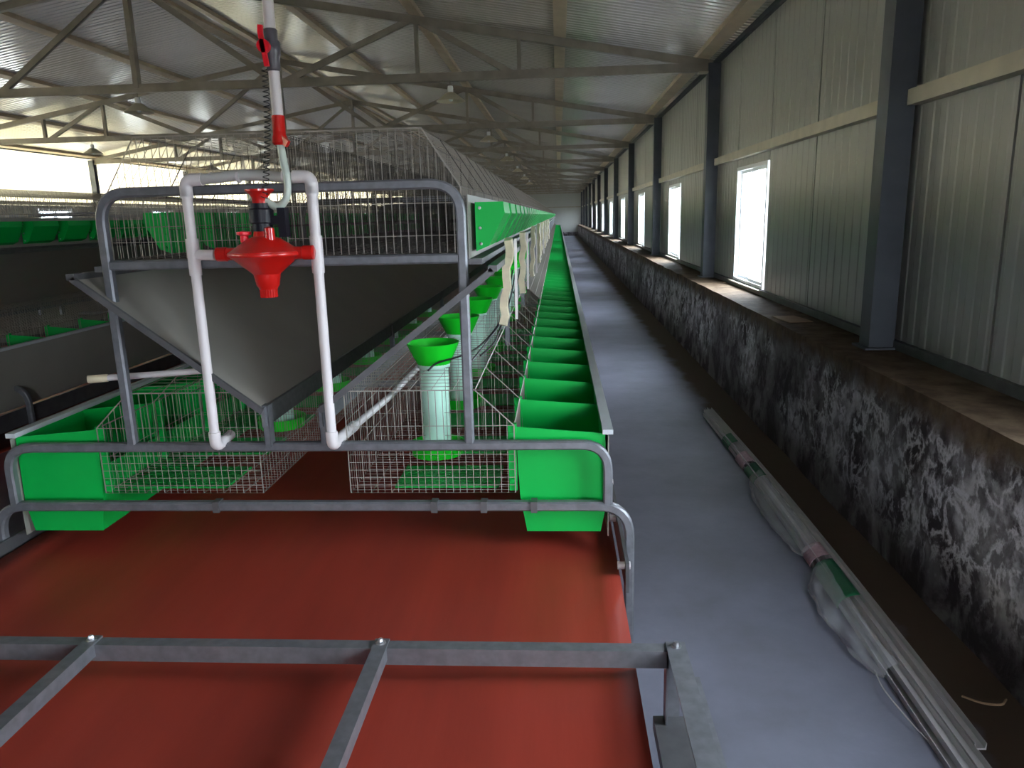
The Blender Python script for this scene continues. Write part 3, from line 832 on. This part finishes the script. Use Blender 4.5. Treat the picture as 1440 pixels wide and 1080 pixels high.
# ================================================================== SMALL THINGS ALONG THE ROW
for k, (y, zt, zb_, ln) in enumerate(((3.55, 1.545, 1.14, -.035), (4.95, 1.545, 1.15, -.015), (7.0, 1.55, 1.10, -.02), (8.7, 1.55, 1.12, .0), (10.6, 1.55, 1.1, -.02), (12.6, 1.55, 1.12, 0), (14.8, 1.55, 1.12, -.01), (17.2, 1.55, 1.12, 0))):
    y, zt, zb_ = y*.83, 1.65-(1.65-zt)*.83, 1.65-(1.65-zb_)*.83     # outside the board rail, touching it
    t = empty('wrapped_post', (-.188, y, 0)); mb = MB(); n = 9
    pts = [Vector((ln*(1-i/n) + .006*math.sin(i*1.9+k), .01*math.sin(i*1.1+k), zb_ + (zt-zb_)*i/n)) for i in range(n+1)]
    mb.sweep(pts, [(.020, .014), (-.018, .016), (-.021, -.012), (.0, -.017), (.018, -.012)])
    mb.build('wrapping', cream_m, t)
    MB().beam((.018, .03, zb_+.02), (.02, .03, zt), .010, .010).build('strip', pvc, t)
    tag(t, 'cream wrapped post beside the upper right cages, %s from the near end' % ORD[k], 'post', 'cream posts along the cages')
for k, pts in enumerate((
    [(-.26, 3.95, 1.32), (-.29, 3.7, 1.15), (-.36, 3.4, 1.075), (-.42, 3.15, 1.07), (-.50, 2.98, 1.07), (-.53, 2.93, 1.05)],
    [(-.25, 4.1, 1.36), (-.28, 3.75, 1.16), (-.34, 3.4, 1.08), (-.36, 3.1, 1.068), (-.37, 2.85, 1.068), (-.36, 2.72, 1.068)],
    [(-.255, 4.6, 1.38), (-.265, 4.15, 1.22), (-.30, 3.7, 1.09), (-.31, 3.4, 1.070), (-.34, 3.15, 1.068)],
    [(-.26, 5.6, 1.42), (-.265, 5.0, 1.26), (-.27, 4.5, 1.20), (-.255, 4.0, 1.30)])):
    o = MB().tube(smooth_path(pts, 12), .0042, 7).build('black_cable', cable_m, None, True)
    tag(o, ('black cable ending at the nearest green funnel', 'black cable sagging behind the right frame post', 'short black cable looping down to the lower cage top', 'black cable strung between the cream posts')[k], 'cable', 'black cables on the cages')

# --- bundle of white trunking on the floor -----------------------------------------
def cpath(off, lift, ya, yb):
    out = []
    for i in range(13):
        u = i/12; y = ya + (yb-ya)*u
        x = 1.222 + .03*math.sin(PI*u) + off*(1 - .45*(y-1.9)/4.2)
        out.append((x, y, lift + .004 + .006*math.sin(4*u+off*30)))
    return out
spots = ((-.065, .013, 1.93, 6.02), (-.025, .013, 1.90, 6.08), (.015, .013, 1.95, 6.12), (.055, .013, 2.30, 6.15), (-.045, .039, 1.96, 6.05), (-.005, .039, 1.94, 6.10), (.036, .039, 2.05, 6.14))
names = ('leftmost on the floor', 'second on the floor', 'third on the floor', 'wall side one with end set back', 'upper left one', 'upper middle one', 'upper right one')
for (off, lift, ya, yb), nmx in zip(spots, names):
    P_ = cpath(off, lift, ya, yb)
    mb = MB().sweep(P_, [(.012, .017), (.012, .0185), (-.012, .0185), (-.012, -.0185), (.012, -.0185), (.012, -.015), (-.006, -.014), (-.006, .014)])
    tag(mb.build('trunking_strip', trunk_m), 'long white plastic trunking strip in the floor bundle, %s' % nmx, 'strip', 'white trunking bundle')
def sleeve(name, ya, yb, m, lab, cat, grow=.0, n=14, k=10, cover=1.0, droop=0.0, parentname=None):
    mb = MB(); rnd = random.Random(ya)
    for i in range(n+1):
        u = i/n; y = ya + (yb-ya)*u; t = (y-1.9)/4.2
        cx = 1.222 + .03*math.sin(PI*max(0, min(1, t))); w = .09*(1-.45*t) + .010
        for j in range(k+1):
            a = PI*(-.12 + 1.24*(1 - j/k)) if cover >= 1 else PI*(1.12 - cover*1.1*(j/k))
            g = grow*(math.sin(PI*u)**.6)*(.5+.5*math.cos(a-PI))
            rr = 1 + .22*g*8*noise.noise(Vector((u*7, a*3, ya)))
            x = cx + (w + g)*math.cos(a)*rr; z = max(.006, .006 + (.064 + g*.30)*max(0, math.sin(max(0, min(PI, a)))) * rr)
            if grow: x += .012*noise.noise(Vector((u*11, a*4, ya))); z += .018*abs(noise.noise(Vector((u*13, a*5, ya+3))))
            mb.v.append((x, y, z))
    q = k+1
    for i in range(n):
        for j in range(k): a = i*q+j; mb.f.append((a, a+1, a+q+1, a+q))
    o = mb.build(name, m, None, True); sm = o.modifiers.new('thickness', 'SOLIDIFY'); sm.thickness = .0012
    tag(o, lab, cat); return o
sleeve('green_tape', 5.12, 5.32, tape_g, 'small green tape patch near the far end of the white strips', 'tape', cover=.56)
sleeve('green_tape', 4.42, 4.66, tape_g, 'green tape band around the middle of the white strips', 'tape', cover=.56)
sleeve('green_tape', 2.94, 3.28, tape_g, 'largest green tape band on the near half of the strips', 'tape', cover=.56)
sleeve('printed_wrap', 4.70, 4.90, tape_p, 'pink printed wrap on the white strips before green tape', 'wrap', cover=.56)
sleeve('printed_wrap', 3.32, 3.46, tape_p, 'pink printed wrap beside the largest green tape band', 'wrap', cover=.56)
sleeve('plastic_film', 3.42, 4.50, film_m, 'crumpled clear plastic film around the middle of the strips', 'film', grow=.07, n=44, k=22, cover=.5)
sleeve('plastic_film', 2.45, 3.25, film_m, 'torn clear plastic film lying beside the near strips', 'film', grow=.09, n=44, k=22, cover=.42)
# cardboard scraps and a stone
o = MB().box(-.07, .10, -.16, .16, 0, .006).build('cardboard_scrap', cardb); o.location = (1.68, 5.55, LEDGE+.006); o.rotation_euler = (0, 0, .12)
tag(o, 'flat cardboard scrap lying on the wall ledge near the column', 'cardboard')
o = MB().tube(smooth_path([(1.36, 2.35, .01), (1.40, 2.30, .02), (1.46, 2.30, .015), (1.50, 2.34, .006)], 6), .004, 5).build('dry_twig', cardb)
tag(o, 'dry twig on the brown soil beside the white strips', 'twig')
o = MB().tube(smooth_path([(1.13, 2.5, .006), (1.10, 2.35, .03), (1.12, 2.2, .02), (1.145, 2.12, .006)], 6), .0025, 5).build('packing_string', trunk_m)
tag(o, 'loose packing string curling out of the plastic film', 'string')
